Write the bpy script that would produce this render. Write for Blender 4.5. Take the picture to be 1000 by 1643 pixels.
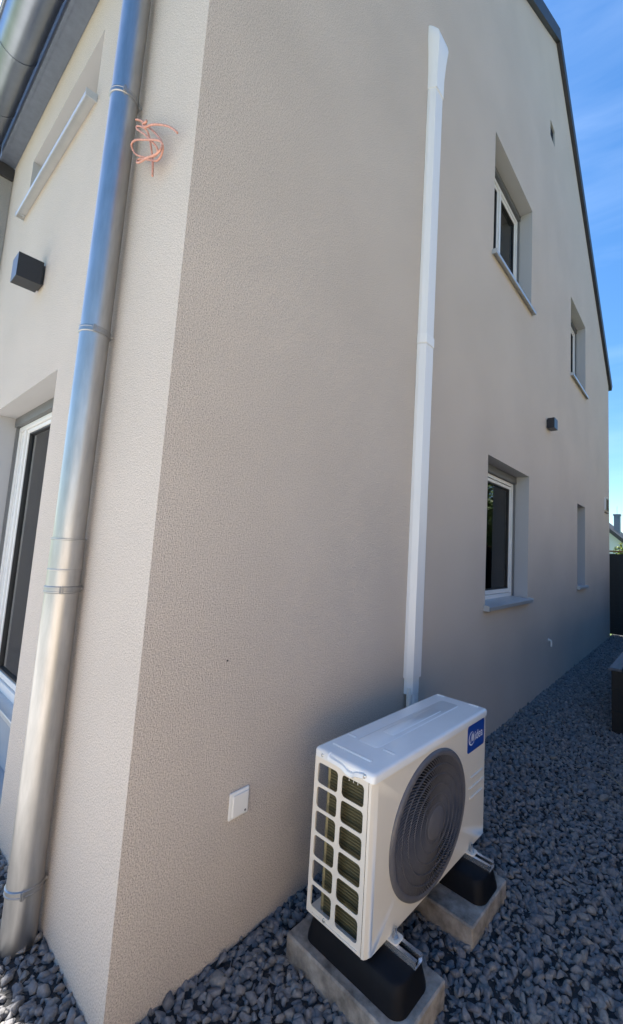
import bpy, bmesh, math, random
import numpy as np
from mathutils import Vector, Matrix
R = math.radians
random.seed(7)
for o in list(bpy.data.objects): bpy.data.objects.remove(o)
scene = bpy.context.scene
COL = scene.collection

# ------------------------------------------------------------------ camera
yaw, pitch, roll = 0.67664, 0.10081, 0.053796
CAM = Vector((1.47475, -0.68907, 1.6))
fw = Vector((-math.sin(yaw)*math.cos(pitch), math.cos(yaw)*math.cos(pitch), math.sin(pitch)))
rt0 = Vector((math.cos(yaw), math.sin(yaw), 0)); up0 = rt0.cross(fw)
rt = math.cos(roll)*rt0 + math.sin(roll)*up0
up = -math.sin(roll)*rt0 + math.cos(roll)*up0
cd = bpy.data.cameras.new('camera'); cam = bpy.data.objects.new('camera', cd); COL.objects.link(cam)
m = Matrix((rt, up, -fw)).transposed().to_4x4(); m.translation = CAM
cam.matrix_world = m
cd.sensor_fit = 'HORIZONTAL'; cd.sensor_width = 36; cd.lens = 24.0534
cd.shift_x = -0.0799; cd.shift_y = -0.0067
cd.clip_start = 0.02; cd.clip_end = 3000
scene.camera = cam

# ------------------------------------------------------------------ world, sun, exposure
SUN = Vector((-0.655, -0.015, 0.75)).normalized()
el = math.asin(SUN.z); az = math.atan2(SUN.x, SUN.y)
w = bpy.data.worlds.new("World"); scene.world = w; w.use_nodes = True
nt = w.node_tree; nt.nodes.clear()
wo = nt.nodes.new('ShaderNodeOutputWorld'); bg = nt.nodes.new('ShaderNodeBackground')
sky = nt.nodes.new('ShaderNodeTexSky'); sky.sky_type = 'NISHITA'; sky.sun_disc = False
sky.sun_elevation = el; sky.sun_rotation = az; sky.dust_density = 0.6; sky.ozone_density = 2.2; sky.air_density = 1.0
tc = nt.nodes.new('ShaderNodeTexCoord'); mp = nt.nodes.new('ShaderNodeMapping')
mp.inputs['Rotation'].default_value = (R(20), R(25), R(-30)); mp.inputs['Scale'].default_value = (1.0, 1.4, 5.5)
nz = nt.nodes.new('ShaderNodeTexNoise'); nz.inputs['Scale'].default_value = 2.2; nz.inputs['Detail'].default_value = 8
nz.inputs['Roughness'].default_value = .55; nz.inputs['Distortion'].default_value = .5
cr = nt.nodes.new('ShaderNodeValToRGB'); cr.color_ramp.elements[0].position = .48; cr.color_ramp.elements[1].position = .85
cr.color_ramp.elements[0].color = (0, 0, 0, 1); cr.color_ramp.elements[1].color = (.16, .16, .16, 1)
mx = nt.nodes.new('ShaderNodeMixRGB'); mx.inputs['Color2'].default_value = (5.2, 6.0, 7.2, 1)
L = nt.links.new
L(tc.outputs['Generated'], mp.inputs['Vector']); L(mp.outputs['Vector'], nz.inputs['Vector']); L(nz.outputs['Fac'], cr.inputs['Fac'])
L(cr.outputs['Color'], mx.inputs['Fac']); L(sky.outputs['Color'], mx.inputs['Color1']); hs = nt.nodes.new('ShaderNodeHueSaturation'); hs.inputs['Saturation'].default_value = 1.28
L(mx.outputs['Color'], hs.inputs['Color']); L(hs.outputs['Color'], bg.inputs['Color'])
bg.inputs['Strength'].default_value = 0.076
L(bg.outputs['Background'], wo.inputs['Surface'])
sd = bpy.data.lights.new('sun', 'SUN'); so = bpy.data.objects.new('sun', sd); COL.objects.link(so)
sd.energy = 5.0; sd.angle = R(0.5); sd.color = (1, .94, .85)
so.rotation_euler = (-SUN).to_track_quat('-Z', 'Y').to_euler(); so.location = (0, 0, 20)
scene.view_settings.view_transform = 'Standard'; scene.view_settings.look = 'None'
scene.view_settings.exposure = 1.88; scene.view_settings.gamma = 1
scene.render.engine = 'CYCLES'
scene.cycles.max_bounces = 8

# ------------------------------------------------------------------ materials
def mat(name, col, rough=.6, metal=0., spec=.5, noise=0., nscale=20., bump=0., bscale=200., bdist=.002, bdetail=3, coat=0., stretch=None, hue=None):
    m = bpy.data.materials.new(name); m.use_nodes = True
    t = m.node_tree; b = t.nodes['Principled BSDF']
    b.inputs['Base Color'].default_value = (*col, 1); b.inputs['Roughness'].default_value = rough
    b.inputs['Metallic'].default_value = metal; b.inputs['Specular IOR Level'].default_value = spec
    b.inputs['Coat Weight'].default_value = coat
    tcn = t.nodes.new('ShaderNodeTexCoord')
    vec = tcn.outputs['Object']
    if stretch:
        mpn = t.nodes.new('ShaderNodeMapping'); mpn.inputs['Scale'].default_value = stretch
        t.links.new(vec, mpn.inputs['Vector']); vec = mpn.outputs['Vector']
    if noise:
        n = t.nodes.new('ShaderNodeTexNoise'); n.inputs['Scale'].default_value = nscale; n.inputs['Detail'].default_value = 6
        n.inputs['Roughness'].default_value = .6
        t.links.new(vec, n.inputs['Vector'])
        r = t.nodes.new('ShaderNodeValToRGB')
        c2 = hue or col
        r.color_ramp.elements[0].position = .3; r.color_ramp.elements[1].position = .7
        r.color_ramp.elements[0].color = (*[max(0, c*(1-noise)) for c in col], 1)
        r.color_ramp.elements[1].color = (*[min(1, c*(1+noise)) for c in c2], 1)
        t.links.new(n.outputs['Fac'], r.inputs['Fac']); t.links.new(r.outputs['Color'], b.inputs['Base Color'])
    if bump:
        n2 = t.nodes.new('ShaderNodeTexNoise'); n2.inputs['Scale'].default_value = bscale; n2.inputs['Detail'].default_value = bdetail
        t.links.new(vec, n2.inputs['Vector'])
        bp = t.nodes.new('ShaderNodeBump'); bp.inputs['Strength'].default_value = bump; bp.inputs['Distance'].default_value = bdist
        t.links.new(n2.outputs['Fac'], bp.inputs['Height']); t.links.new(bp.outputs['Normal'], b.inputs['Normal'])
    return m

def plaster(name, col):
    m = bpy.data.materials.new(name); m.use_nodes = True
    t = m.node_tree; b = t.nodes['Principled BSDF']; N = t.nodes.new; K = t.links.new
    b.inputs['Roughness'].default_value = .93; b.inputs['Specular IOR Level'].default_value = .25
    tcn = N('ShaderNodeTexCoord'); mpn = N('ShaderNodeMapping')
    mpn.inputs['Scale'].default_value = (1, 1, .8); K(tcn.outputs['Object'], mpn.inputs['Vector'])
    v = N('ShaderNodeTexVoronoi'); v.inputs['Scale'].default_value = 250; v.feature = 'SMOOTH_F1'; v.inputs['Smoothness'].default_value = .4
    v.inputs['Randomness'].default_value = 1
    n = N('ShaderNodeTexNoise'); n.inputs['Scale'].default_value = 215; n.inputs['Detail'].default_value = 5; n.inputs['Roughness'].default_value = .65
    nd = N('ShaderNodeTexNoise'); nd.inputs['Scale'].default_value = 60
    K(mpn.outputs['Vector'], n.inputs['Vector']); K(mpn.outputs['Vector'], nd.inputs['Vector'])
    ad = N('ShaderNodeMixRGB'); ad.blend_type = 'ADD'; ad.inputs['Fac'].default_value = .012
    K(mpn.outputs['Vector'], ad.inputs['Color1']); K(nd.outputs['Color'], ad.inputs['Color2']); K(ad.outputs['Color'], v.inputs['Vector'])
    mth = N('ShaderNodeMath'); mth.operation = 'MULTIPLY_ADD'; mth.inputs[1].default_value = -.9
    K(v.outputs['Distance'], mth.inputs[0]); K(n.outputs['Fac'], mth.inputs[2])
    bp = N('ShaderNodeBump'); bp.inputs['Strength'].default_value = .8; bp.inputs['Distance'].default_value = .0046
    K(mth.outputs[0], bp.inputs['Height']); K(bp.outputs['Normal'], b.inputs['Normal'])
    big = N('ShaderNodeTexNoise'); big.inputs['Scale'].default_value = 1.3; big.inputs['Detail'].default_value = 5
    K(tcn.outputs['Object'], big.inputs['Vector'])
    r = N('ShaderNodeValToRGB'); r.color_ramp.elements[0].position = .3; r.color_ramp.elements[1].position = .7
    r.color_ramp.elements[0].color = (*[c*.95 for c in col], 1); r.color_ramp.elements[1].color = (*[c*1.04 for c in col], 1)
    K(big.outputs['Fac'], r.inputs['Fac'])
    mul = N('ShaderNodeMixRGB'); mul.blend_type = 'MULTIPLY'; mul.inputs['Fac'].default_value = 1
    r2 = N('ShaderNodeValToRGB'); r2.color_ramp.elements[0].position = .36; r2.color_ramp.elements[1].position = .56
    r2.color_ramp.elements[0].color = (.58, .565, .55, 1); r2.color_ramp.elements[1].color = (1, 1, 1, 1)
    K(n.outputs['Fac'], r2.inputs['Fac']); K(r.outputs['Color'], mul.inputs['Color1']); K(r2.outputs['Color'], mul.inputs['Color2'])
    K(mul.outputs['Color'], b.inputs['Base Color'])
    return m

M = {}
M['plaster'] = plaster('plaster', (.70, .622, .550))
M['reveal'] = mat('reveal_shade_plaster', (.43, .43, .44), .9, bump=.4, bscale=180, bdist=.002)  # darker, greyer copy of the wall plaster; recess shade put into its colour
M['plaster_n'] = plaster('neighbour_plaster', (.36, .36, .36))
M['zinc'] = mat('zinc', (.44, .445, .455), .41, 1., noise=.11, nscale=9, stretch=(5, 5, .8), bump=.05, bscale=8, bdist=.002)
M['zinc_shade'] = mat('gutter_zinc', (.30, .33, .40), .36, 1., noise=.1, nscale=4)  # gutter zinc darkened to offset sunlit reflections, shade put into the colour
M['zinc2'] = mat('zinc_band', (.36, .37, .385), .42, 1., noise=.08, nscale=40)
M['roof'] = mat('roof_metal', (.045, .045, .05), .5, .3, noise=.2, nscale=8)
M['soffit'] = mat('soffit_board', (.16, .19, .25), .45, .4, noise=.1)
M['sill'] = mat('sill_aluminium', (.52, .55, .58), .36, .45, noise=.05, nscale=10)
M['white'] = mat('white_frame', (.74, .74, .73), .3, noise=.03, nscale=4)
M['gasket'] = mat('black_gasket', (.02, .02, .022), .5)
M['rail'] = mat('guide_rail', (.17, .175, .18), .45, .3, noise=.05)
M['shutter'] = mat('shutter_box', (.11, .115, .12), .5, noise=.05)
M['curtain'] = mat('curtain', (.86, .83, .80), .9, noise=.22, nscale=5, stretch=(7, 7, .03))
M['blind'] = mat('blind_grey', (.09, .09, .095), .7)
M['panel'] = mat('base_panel', (.34, .38, .43), .6, noise=.06, nscale=6)
M['duct'] = mat('white_trunking', (.80, .81, .82), .32, noise=.03, nscale=3, stretch=(3, 3, .5))
M['duct2'] = mat('white_trunking_fitting', (.83, .84, .85), .3, noise=.03, nscale=3)
M['hose'] = mat('hose', (.78, .78, .76), .5, bump=.3, bscale=60)
M['lamp'] = mat('lamp_black', (.018, .02, .026), .38, noise=.1, nscale=30)
M['acwhite'] = mat('unit_enamel', (.80, .74, .64), .32, noise=.025, nscale=4, bump=.03, bscale=40, bdist=.001, coat=.25)
M['actop'] = mat('unit_skylit_enamel', (.86, .86, .84), .2, noise=.03, nscale=5, coat=.3)  # paler copy of the casing enamel; sky sheen put into its colour
M['grille'] = mat('grille_plastic', (.13, .125, .135), .42, noise=.08, nscale=30)
M['blade'] = mat('fan_blade', (.022, .022, .025), .45)
M['dark'] = mat('dark_inside', (.012, .012, .014), .8)  # near-black colour stands in for the shade inside rooms and unit
M['coil'] = None
M['bolt'] = mat('bolt_steel', (.6, .6, .6), .3, 1.)
M['galv'] = mat('galvanised_rail', (.78, .80, .83), .27, .85, noise=.15, nscale=50)
M['rubber'] = mat('rubber', (.006, .0065, .009), .6, spec=.2, noise=.25, nscale=14, bump=.25, bscale=90, bdist=.001)
M['concrete'] = mat('concrete', (.20, .172, .145), .93, noise=.5, nscale=13, bump=1., bscale=120, bdist=.003, bdetail=6, hue=(.29, .26, .225))
M['coil_edge'] = mat('coil_edge', (.30, .25, .13), .5, .2, noise=.2, nscale=60, stretch=(1, 1, 4))
M['blue'] = mat('badge_blue', (.004, .055, .34), .3, coat=.3)
M['badgew'] = mat('badge_white', (.8, .82, .85), .4)
M['socket'] = mat('socket_plastic', (.80, .79, .76), .35, noise=.02)
M['rope'] = mat('rope_strand', (.60, .31, .24), .8, noise=.25, nscale=60, bump=.6, bscale=400, bdist=.001)
M['fence'] = mat('fence_black', (.016, .017, .021), .5, noise=.3, nscale=6, stretch=(1, 1, .15))
M['wood'] = mat('wood_cap', (.34, .17, .085), .7, noise=.3, nscale=20, stretch=(.2, 3, 3))
M['slatbox'] = mat('box_black', (.005, .005, .007), .55, noise=.2, nscale=10)
M['slat'] = mat('box_slat', (.09, .10, .125), .5, noise=.35, nscale=14, stretch=(1, .1, 1), bump=.3, bscale=40)
M['leaf'] = mat('leaf', (.09, .15, .025), .55, noise=.45, nscale=6, hue=(.16, .21, .03))
M['leaf2'] = mat('leaf_tree', (.07, .12, .03), .55, noise=.4, nscale=4)
M['bark'] = mat('bark', (.10, .07, .05), .9, noise=.3, nscale=20, bump=.5, bscale=40, bdist=.01)
M['nwhite'] = mat('far_house_wall', (.72, .70, .66), .9, noise=.04)
M['ncream'] = mat('bounce_house_wall', (.32, .285, .25), .9, noise=.05)
M['sand'] = mat('sand_masonry', (.62, .50, .36), .9, noise=.08, nscale=4, bump=.4, bscale=80)
M['ntile'] = mat('far_roof', (.05, .045, .045), .7, noise=.2, nscale=6)
M['nchim'] = mat('far_chimney', (.22, .25, .28), .6, noise=.15, nscale=8)
M['grass'] = mat('grass', (.06, .10, .025), .9, noise=.35, nscale=3, bump=.5, bscale=40, bdist=.03)
M['pave'] = mat('paving', (.46, .435, .40), .85, noise=.12, nscale=5, bump=.2, bscale=60)
M['soil'] = mat('soil', (.03, .031, .034), .95, noise=.3, nscale=30, bump=1., bscale=60, bdist=.02)
M['straw'] = mat('straw', (.36, .30, .17), .8)

def coil_mat():
    m = bpy.data.materials.new('coil_fins'); m.use_nodes = True; t = m.node_tree; b = t.nodes['Principled BSDF']
    N = t.nodes.new; K = t.links.new
    b.inputs['Metallic'].default_value = .35; b.inputs['Roughness'].default_value = .5
    tcn = N('ShaderNodeTexCoord'); wv = N('ShaderNodeTexWave'); wv.bands_direction = 'Z'; wv.inputs['Scale'].default_value = 28; wv.inputs['Distortion'].default_value = 0
    r = N('ShaderNodeValToRGB'); r.color_ramp.elements[0].color = (.055, .05, .022, 1); r.color_ramp.elements[1].color = (.12, .105, .05, 1)
    K(tcn.outputs['Object'], wv.inputs['Vector']); K(wv.outputs['Fac'], r.inputs['Fac']); K(r.outputs['Color'], b.inputs['Base Color'])
    bp = N('ShaderNodeBump'); bp.inputs['Distance'].default_value = .003; bp.inputs['Strength'].default_value = .6
    K(wv.outputs['Fac'], bp.inputs['Height']); K(bp.outputs['Normal'], b.inputs['Normal'])
    return m
M['coil'] = coil_mat()

def glass_mat():
    m = bpy.data.materials.new('window_glass'); m.use_nodes = True; t = m.node_tree; t.nodes.remove(t.nodes['Principled BSDF'])
    N = t.nodes.new; K = t.links.new; out = t.nodes['Material Output']
    gl = N('ShaderNodeBsdfGlossy'); gl.inputs['Roughness'].default_value = .01; tr = N('ShaderNodeBsdfTransparent'); tr.inputs['Color'].default_value = (.9, .92, .92, 1)
    fr = N('ShaderNodeFresnel'); fr.inputs['IOR'].default_value = 1.5; mxs = N('ShaderNodeMixShader')
    K(fr.outputs[0], mxs.inputs[0]); K(tr.outputs[0], mxs.inputs[1]); K(gl.outputs[0], mxs.inputs[2]); K(mxs.outputs[0], out.inputs['Surface'])
    return m
M['glass'] = glass_mat()

def stone_mat():
    m = bpy.data.materials.new('crushed_stone'); m.use_nodes = True; t = m.node_tree; b = t.nodes['Principled BSDF']
    N = t.nodes.new; K = t.links.new
    b.inputs['Roughness'].default_value = .78; b.inputs['Specular IOR Level'].default_value = .35
    g = N('ShaderNodeNewGeometry'); r = N('ShaderNodeValToRGB')
    r.color_ramp.elements[0].color = (.15, .15, .157, 1); r.color_ramp.elements[1].color = (.27, .265, .265, 1)
    e = r.color_ramp.elements.new(.55); e.color = (.205, .204, .211, 1)
    e = r.color_ramp.elements.new(.93); e.color = (.25, .235, .215, 1)
    K(g.outputs['Random Per Island'], r.inputs['Fac'])
    tcn = N('ShaderNodeTexCoord'); n = N('ShaderNodeTexNoise'); n.inputs['Scale'].default_value = 90; n.inputs['Detail'].default_value = 7; n.inputs['Roughness'].default_value = .7
    K(tcn.outputs['Object'], n.inputs['Vector'])
    mp_ = N('ShaderNodeMapRange'); mp_.inputs[1].default_value = .3; mp_.inputs[2].default_value = .7; mp_.inputs[3].default_value = .72; mp_.inputs[4].default_value = 1.25
    K(n.outputs['Fac'], mp_.inputs[0])
    mu = N('ShaderNodeMixRGB'); mu.blend_type = 'MULTIPLY'; mu.inputs['Fac'].default_value = 1
    K(r.outputs['Color'], mu.inputs['Color1']); K(mp_.outputs[0], mu.inputs['Color2']); K(mu.outputs['Color'], b.inputs['Base Color'])
    bp = N('ShaderNodeBump'); bp.inputs['Distance'].default_value = .004; bp.inputs['Strength'].default_value = .7
    K(n.outputs['Fac'], bp.inputs['Height']); K(bp.outputs['Normal'], b.inputs['Normal'])
    return m
M['stone'] = stone_mat()

# ------------------------------------------------------------------ helpers
def tag(o, label=None, cat=None, group=None, kind=None):
    if label: o['label'] = label
    if cat: o['category'] = cat
    if group: o['group'] = group
    if kind: o['kind'] = kind
    return o
def empty(name, loc=(0, 0, 0), rz=0, **k):
    o = bpy.data.objects.new(name, None); COL.objects.link(o); o.location = loc; o.rotation_euler = (0, 0, rz); o.empty_display_size = .1
    return tag(o, **k)
def link(name, bm, m, parent=None, smooth=False, bevel=0, seg=2, ang=35):
    me = bpy.data.meshes.new(name)
    bmesh.ops.recalc_face_normals(bm, faces=bm.faces)
    bm.to_mesh(me); bm.free()
    me.materials.append(m)
    if smooth:
        me.polygons.foreach_set('use_smooth', [True]*len(me.polygons))
        try: me.set_sharp_from_angle(angle=R(ang))
        except Exception: pass
    o = bpy.data.objects.new(name, me); COL.objects.link(o)
    if parent: o.parent = parent
    if bevel:
        b = o.modifiers.new('bevel', 'BEVEL'); b.width = bevel; b.segments = seg; b.limit_method = 'ANGLE'; b.angle_limit = R(40)
    return o
def box(bm, x0, x1, y0, y1, z0, z1):
    v = [bm.verts.new(p) for p in ((x0,y0,z0),(x1,y0,z0),(x1,y1,z0),(x0,y1,z0),(x0,y0,z1),(x1,y0,z1),(x1,y1,z1),(x0,y1,z1))]
    for f in ((3,2,1,0),(4,5,6,7),(0,1,5,4),(1,2,6,5),(2,3,7,6),(3,0,4,7)): bm.faces.new([v[i] for i in f])
    return v
def B(*boxes):
    bm = bmesh.new()
    for b in boxes: box(bm, *b)
    return bm
def loft(bm, rings, cap=True, closed=True):
    vs = [[bm.verts.new(p) for p in r] for r in rings]; n = len(vs[0])
    for a, b in zip(vs, vs[1:]):
        for i in range(n if closed else n-1):
            bm.faces.new((a[i], a[(i+1) % n], b[(i+1) % n], b[i]))
    if cap: bm.faces.new(vs[0][::-1]); bm.faces.new(vs[-1])
    return vs
def tube(bm, pts, r, n=12, cap=True, sx=1, sy=1):
    pts = [Vector(p) for p in pts]; rings = []; prev = None
    for i, p in enumerate(pts):
        d = (pts[min(i+1, len(pts)-1)] - pts[max(i-1, 0)]).normalized()
        if prev is None:
            a = Vector((0, 0, 1)) if abs(d.z) < .9 else Vector((1, 0, 0)); u = d.cross(a).normalized()
        else: u = (prev - d*prev.dot(d)).normalized()
        prev = u; v = d.cross(u)
        rr = r[i] if isinstance(r, (list, tuple)) else r
        rings.append([p + u*math.cos(t*2*math.pi/n)*rr*sx + v*math.sin(t*2*math.pi/n)*rr*sy for t in range(n)])
    return loft(bm, rings, cap)
def spline(pts, k=6, closed=False):
    pts = [Vector(p) for p in pts]; out = []; n = len(pts)
    for i in range(n-1):
        p0, p1, p2, p3 = pts[max(i-1, 0)], pts[i], pts[i+1], pts[min(i+2, n-1)]
        for s in range(k):
            t = s/k
            out.append(.5*((2*p1)+(-p0+p2)*t+(2*p0-5*p1+4*p2-p3)*t*t+(-p0+3*p1-3*p2+p3)*t**3))
    out.append(pts[-1]); return out

# ------------------------------------------------------------------ ground
bm = bmesh.new(); s = 900
for a, b_ in ((-s, s),): box(bm, a, b_, a, b_, -1.4, -.012)
tag(link('ground', bm, M['grass']), kind='structure')
bm = B((-8, 2.6, -.85, 0.0, -.3, -.004), (.0, 2.6, 0.0, 12.0, -.3, -.004))
tag(link('gravel_bed', bm, M['soil']), kind='structure')
bm = B((-9, 9, -11, -.85, -.3, .012))  # unseen paving, added to bounce sunlight up onto the walls
tag(link('bounce_paving', bm, M['pave']), kind='structure')

# gravel: thousands of crushed stones in one mesh
def gravel():
    rng = np.random.default_rng(3)
    shapes = []
    for k in range(22):
        n = 11
        p = rng.normal(size=(n, 3)); p /= np.linalg.norm(p, axis=1)[:, None]
        p *= rng.uniform(.78, 1.0, (n, 1))
        p *= np.array([1.0, rng.uniform(.55, .85), rng.uniform(.45, .72)])
        b = bmesh.new(); [b.verts.new(q) for q in p]
        r_ = bmesh.ops.convex_hull(b, input=b.verts)
        bmesh.ops.bevel(b, geom=b.edges[:], offset=.055, segments=1, affect='EDGES', profile=.7)
        bmesh.ops.triangulate(b, faces=b.faces)
        bmesh.ops.remove_doubles(b, verts=b.verts, dist=.004)
        b.verts.ensure_lookup_table(); b.verts.index_update()
        V = np.array([v.co[:] for v in b.verts]); F = np.array([[v.index for v in f.verts] for f in b.faces])
        shapes.append((V, F)); b.free()
    pts = []
    def scatter(x0, x1, y0, y1, dens, size, zoff):
        n = int((x1-x0)*(y1-y0)*dens)
        cell = 1/math.sqrt(dens)
        xs = np.arange(x0, x1, cell); ys = np.arange(y0, y1, cell)
        g = np.stack(np.meshgrid(xs, ys), -1).reshape(-1, 2)
        g = g + rng.uniform(-.40, .40, g.shape)*cell
        s_ = size*np.exp(rng.normal(0, .26, len(g)))
        z = zoff + rng.normal(0, .004, len(g))
        for (x, y), a, zz in zip(g, s_, z): pts.append((x, y, zz, a))
    reg = [(-3.6, 0.0, -.85, .01), (0.0, 2.3, -.85, .0), (-.01, 2.3, .0, 10.4)]
    for (x0, x1, y0, y1) in reg:
        scatter(x0, x1, y0, y1, 900, .027, -.020)
        scatter(x0, x1, y0, y1, 1250, .0260, -.010)
        scatter(x0, x1, y0, y1, 760, .0250, .002)
    AV, AF = [], []; off = 0
    for (x, y, z, a) in pts:
        if x < -.012 and y > .012: continue
        V, F = shapes[rng.integers(len(shapes))]
        th, t1, t2 = rng.uniform(0, 6.283), rng.normal(0, .38), rng.normal(0, .38)
        c, s_ = math.cos(th), math.sin(th)
        Rz = np.array([[c, -s_, 0], [s_, c, 0], [0, 0, 1]])
        Rx = np.array([[1, 0, 0], [0, math.cos(t1), -math.sin(t1)], [0, math.sin(t1), math.cos(t1)]])
        Ry = np.array([[math.cos(t2), 0, math.sin(t2)], [0, 1, 0], [-math.sin(t2), 0, math.cos(t2)]])
        W = (V*a*np.array([1, rng.uniform(.85, 1.15), rng.uniform(.9, 1.3)])) @ (Rz @ Rx @ Ry).T + np.array([x, y, z])
        AV.append(W); AF.append(F+off); off += len(V)
    V = np.concatenate(AV); F = np.concatenate(AF)
    me = bpy.data.meshes.new('gravel'); me.vertices.add(len(V)); me.vertices.foreach_set('co', V.ravel().astype(np.float32))
    me.loops.add(F.size); me.loops.foreach_set('vertex_index', F.ravel().astype(np.int32))
    me.polygons.add(len(F)); me.polygons.foreach_set('loop_start', np.arange(0, F.size, 3, dtype=np.int32))
    me.update(calc_edges=True); me.validate(); me.materials.append(M['stone'])
    o = bpy.data.objects.new('gravel', me); COL.objects.link(o)
    tag(o, 'loose dark blue-grey crushed stone gravel covering the ground round the house', 'gravel', kind='stuff')
    print('gravel stones', len(AV), 'tris', len(F))
gravel()

# ------------------------------------------------------------------ house
LN = 10.05
PROF = [(0, 5.36), (3.86, 8.45), (5.27, 9.40), (LN, 5.68)]
house = empty('house', (0, 0, 0), label='beige rendered house with dark roof edge, seen at its corner', cat='house')
def wall_cells(rects, u0, u1, z0, z1):
    us = sorted({u0, u1, *[r[0] for r in rects], *[r[1] for r in rects]})
    zs = sorted({z0, z1, *[r[2] for r in rects], *[r[3] for r in rects]})
    for a, b_ in zip(us, us[1:]):
        for c_, d in zip(zs, zs[1:]):
            mu, mz = (a+b_)/2, (c_+d)/2
            if any(r[0] < mu < r[1] and r[2] < mz < r[3] for r in rects): continue
            yield a, b_, c_, d
# side wall openings: y0,y1,z0,z1,depth
W1 = (2.984, 4.211, 1.150, 2.545, .20)
SL = (6.768, 7.386, 1.185, 2.545, .20)
U1 = (2.988, 4.208, 4.549, 5.870, .20)
V1 = (6.274, 7.433, 4.549, 5.870, .20)
VT = (4.985, 5.215, 7.62, 7.86, .06)
side = [W1, SL, U1, V1, VT]
# front wall openings: x0,x1,z0,z1
D1 = (-3.0, -1.385, .06, 2.547, .205)
Q1 = (-2.87, -1.335, 4.24, 4.750, .20)
front = [D1, Q1]
bm = bmesh.new()
def quad(*p): return bm.faces.new([bm.verts.new(q) for q in p])
for a, b_, c_, d in wall_cells(side, 0, LN, -.2, 9.5): quad((0, a, c_), (0, b_, c_), (0, b_, d), (0, a, d))
# clip the gable to the roof profile
for (ya, za), (yb, zb) in zip(PROF, PROF[1:]):
    nrm = Vector((0, -(zb-za), yb-ya)).normalized()
    bmesh.ops.bisect_plane(bm, geom=bm.verts[:]+bm.edges[:]+bm.faces[:], plane_co=(0, ya, za), plane_no=nrm, clear_outer=True)
for a, b_, c_, d in wall_cells(front, -3.66, 0, -.2, 5.36): quad((a, 0, c_), (b_, 0, c_), (b_, 0, d), (a, 0, d))
for a, b_, c_, d, dp in side:
    quad((0, a, c_), (0, a, d), (-dp, a, d), (-dp, a, c_)); quad((0, b_, c_), (0, b_, d), (-dp, b_, d), (-dp, b_, c_))
    quad((0, a, d), (0, b_, d), (-dp, b_, d), (-dp, a, d)); quad((0, a, c_), (0, b_, c_), (-dp, b_, c_), (-dp, a, c_))
for a, b_, c_, d, dp in front:
    quad((a, 0, c_), (a, 0, d), (a, dp, d), (a, dp, c_)); quad((b_, 0, c_), (b_, 0, d), (b_, dp, d), (b_, dp, c_))
    quad((a, 0, d), (b_, 0, d), (b_, dp, d), (a, dp, d)); quad((a, 0, c_), (b_, 0, c_), (b_, dp, c_), (a, dp, c_))
# rear, far side, so that the house is closed
quad((-9, LN, -.2), (0, LN, -.2), (0, LN, 5.68), (-9, LN, 5.68))
quad((-9, 0, -.2), (-9, LN, -.2), (-9, LN, 5.19), (-9, 0, 5.19))
quad((-9, .0, -.2), (-3.66, .0, -.2), (-3.66, .0, 5.19), (-9, .0, 5.19))
bmesh.ops.remove_doubles(bm, verts=bm.verts, dist=.0005)
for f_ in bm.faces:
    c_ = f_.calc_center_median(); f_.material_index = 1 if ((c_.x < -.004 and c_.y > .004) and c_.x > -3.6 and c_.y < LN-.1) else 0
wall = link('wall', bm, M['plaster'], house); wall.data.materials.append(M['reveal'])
# roof slab following the profile, verge 6 cm over the gable
bm = bmesh.new()
lo = [(-.20, 5.352), (0.0, 5.37), (3.86, 8.455), (5.27, 9.405), (LN+.10, 5.60)]
up_ = [(-.22, 5.42), (0.0, 5.55), (3.80, 8.63), (5.27, 9.62), (LN+.22, 5.74)]
for xs in ((-9.05, .055),):
    ring0 = [(xs[0], y, z) for y, z in lo+up_[::-1]]; ring1 = [(xs[1], y, z) for y, z in lo+up_[::-1]]
    v0 = [bm.verts.new(p) for p in ring0]; v1 = [bm.verts.new(p) for p in ring1]; n = len(v0)
    for i in range(n): bm.faces.new((v0[i], v0[(i+1) % n], v1[(i+1) % n], v1[i]))
    k = len(lo)
    for vv in (v0, v1):
        for i in range(k-1): bm.faces.new((vv[i], vv[i+1], vv[n-2-i], vv[n-1-i]))
roof = link('roof', bm, M['roof'], house)
bm = B((-3.66, .05, -.10, -.002, 5.135, 5.165))
link('soffit', bm, M['soffit'], house)
bm = B((-3.66, .05, -.12, -.1005, 5.13, 5.34))
link('fascia', bm, M['soffit'], house)

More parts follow.
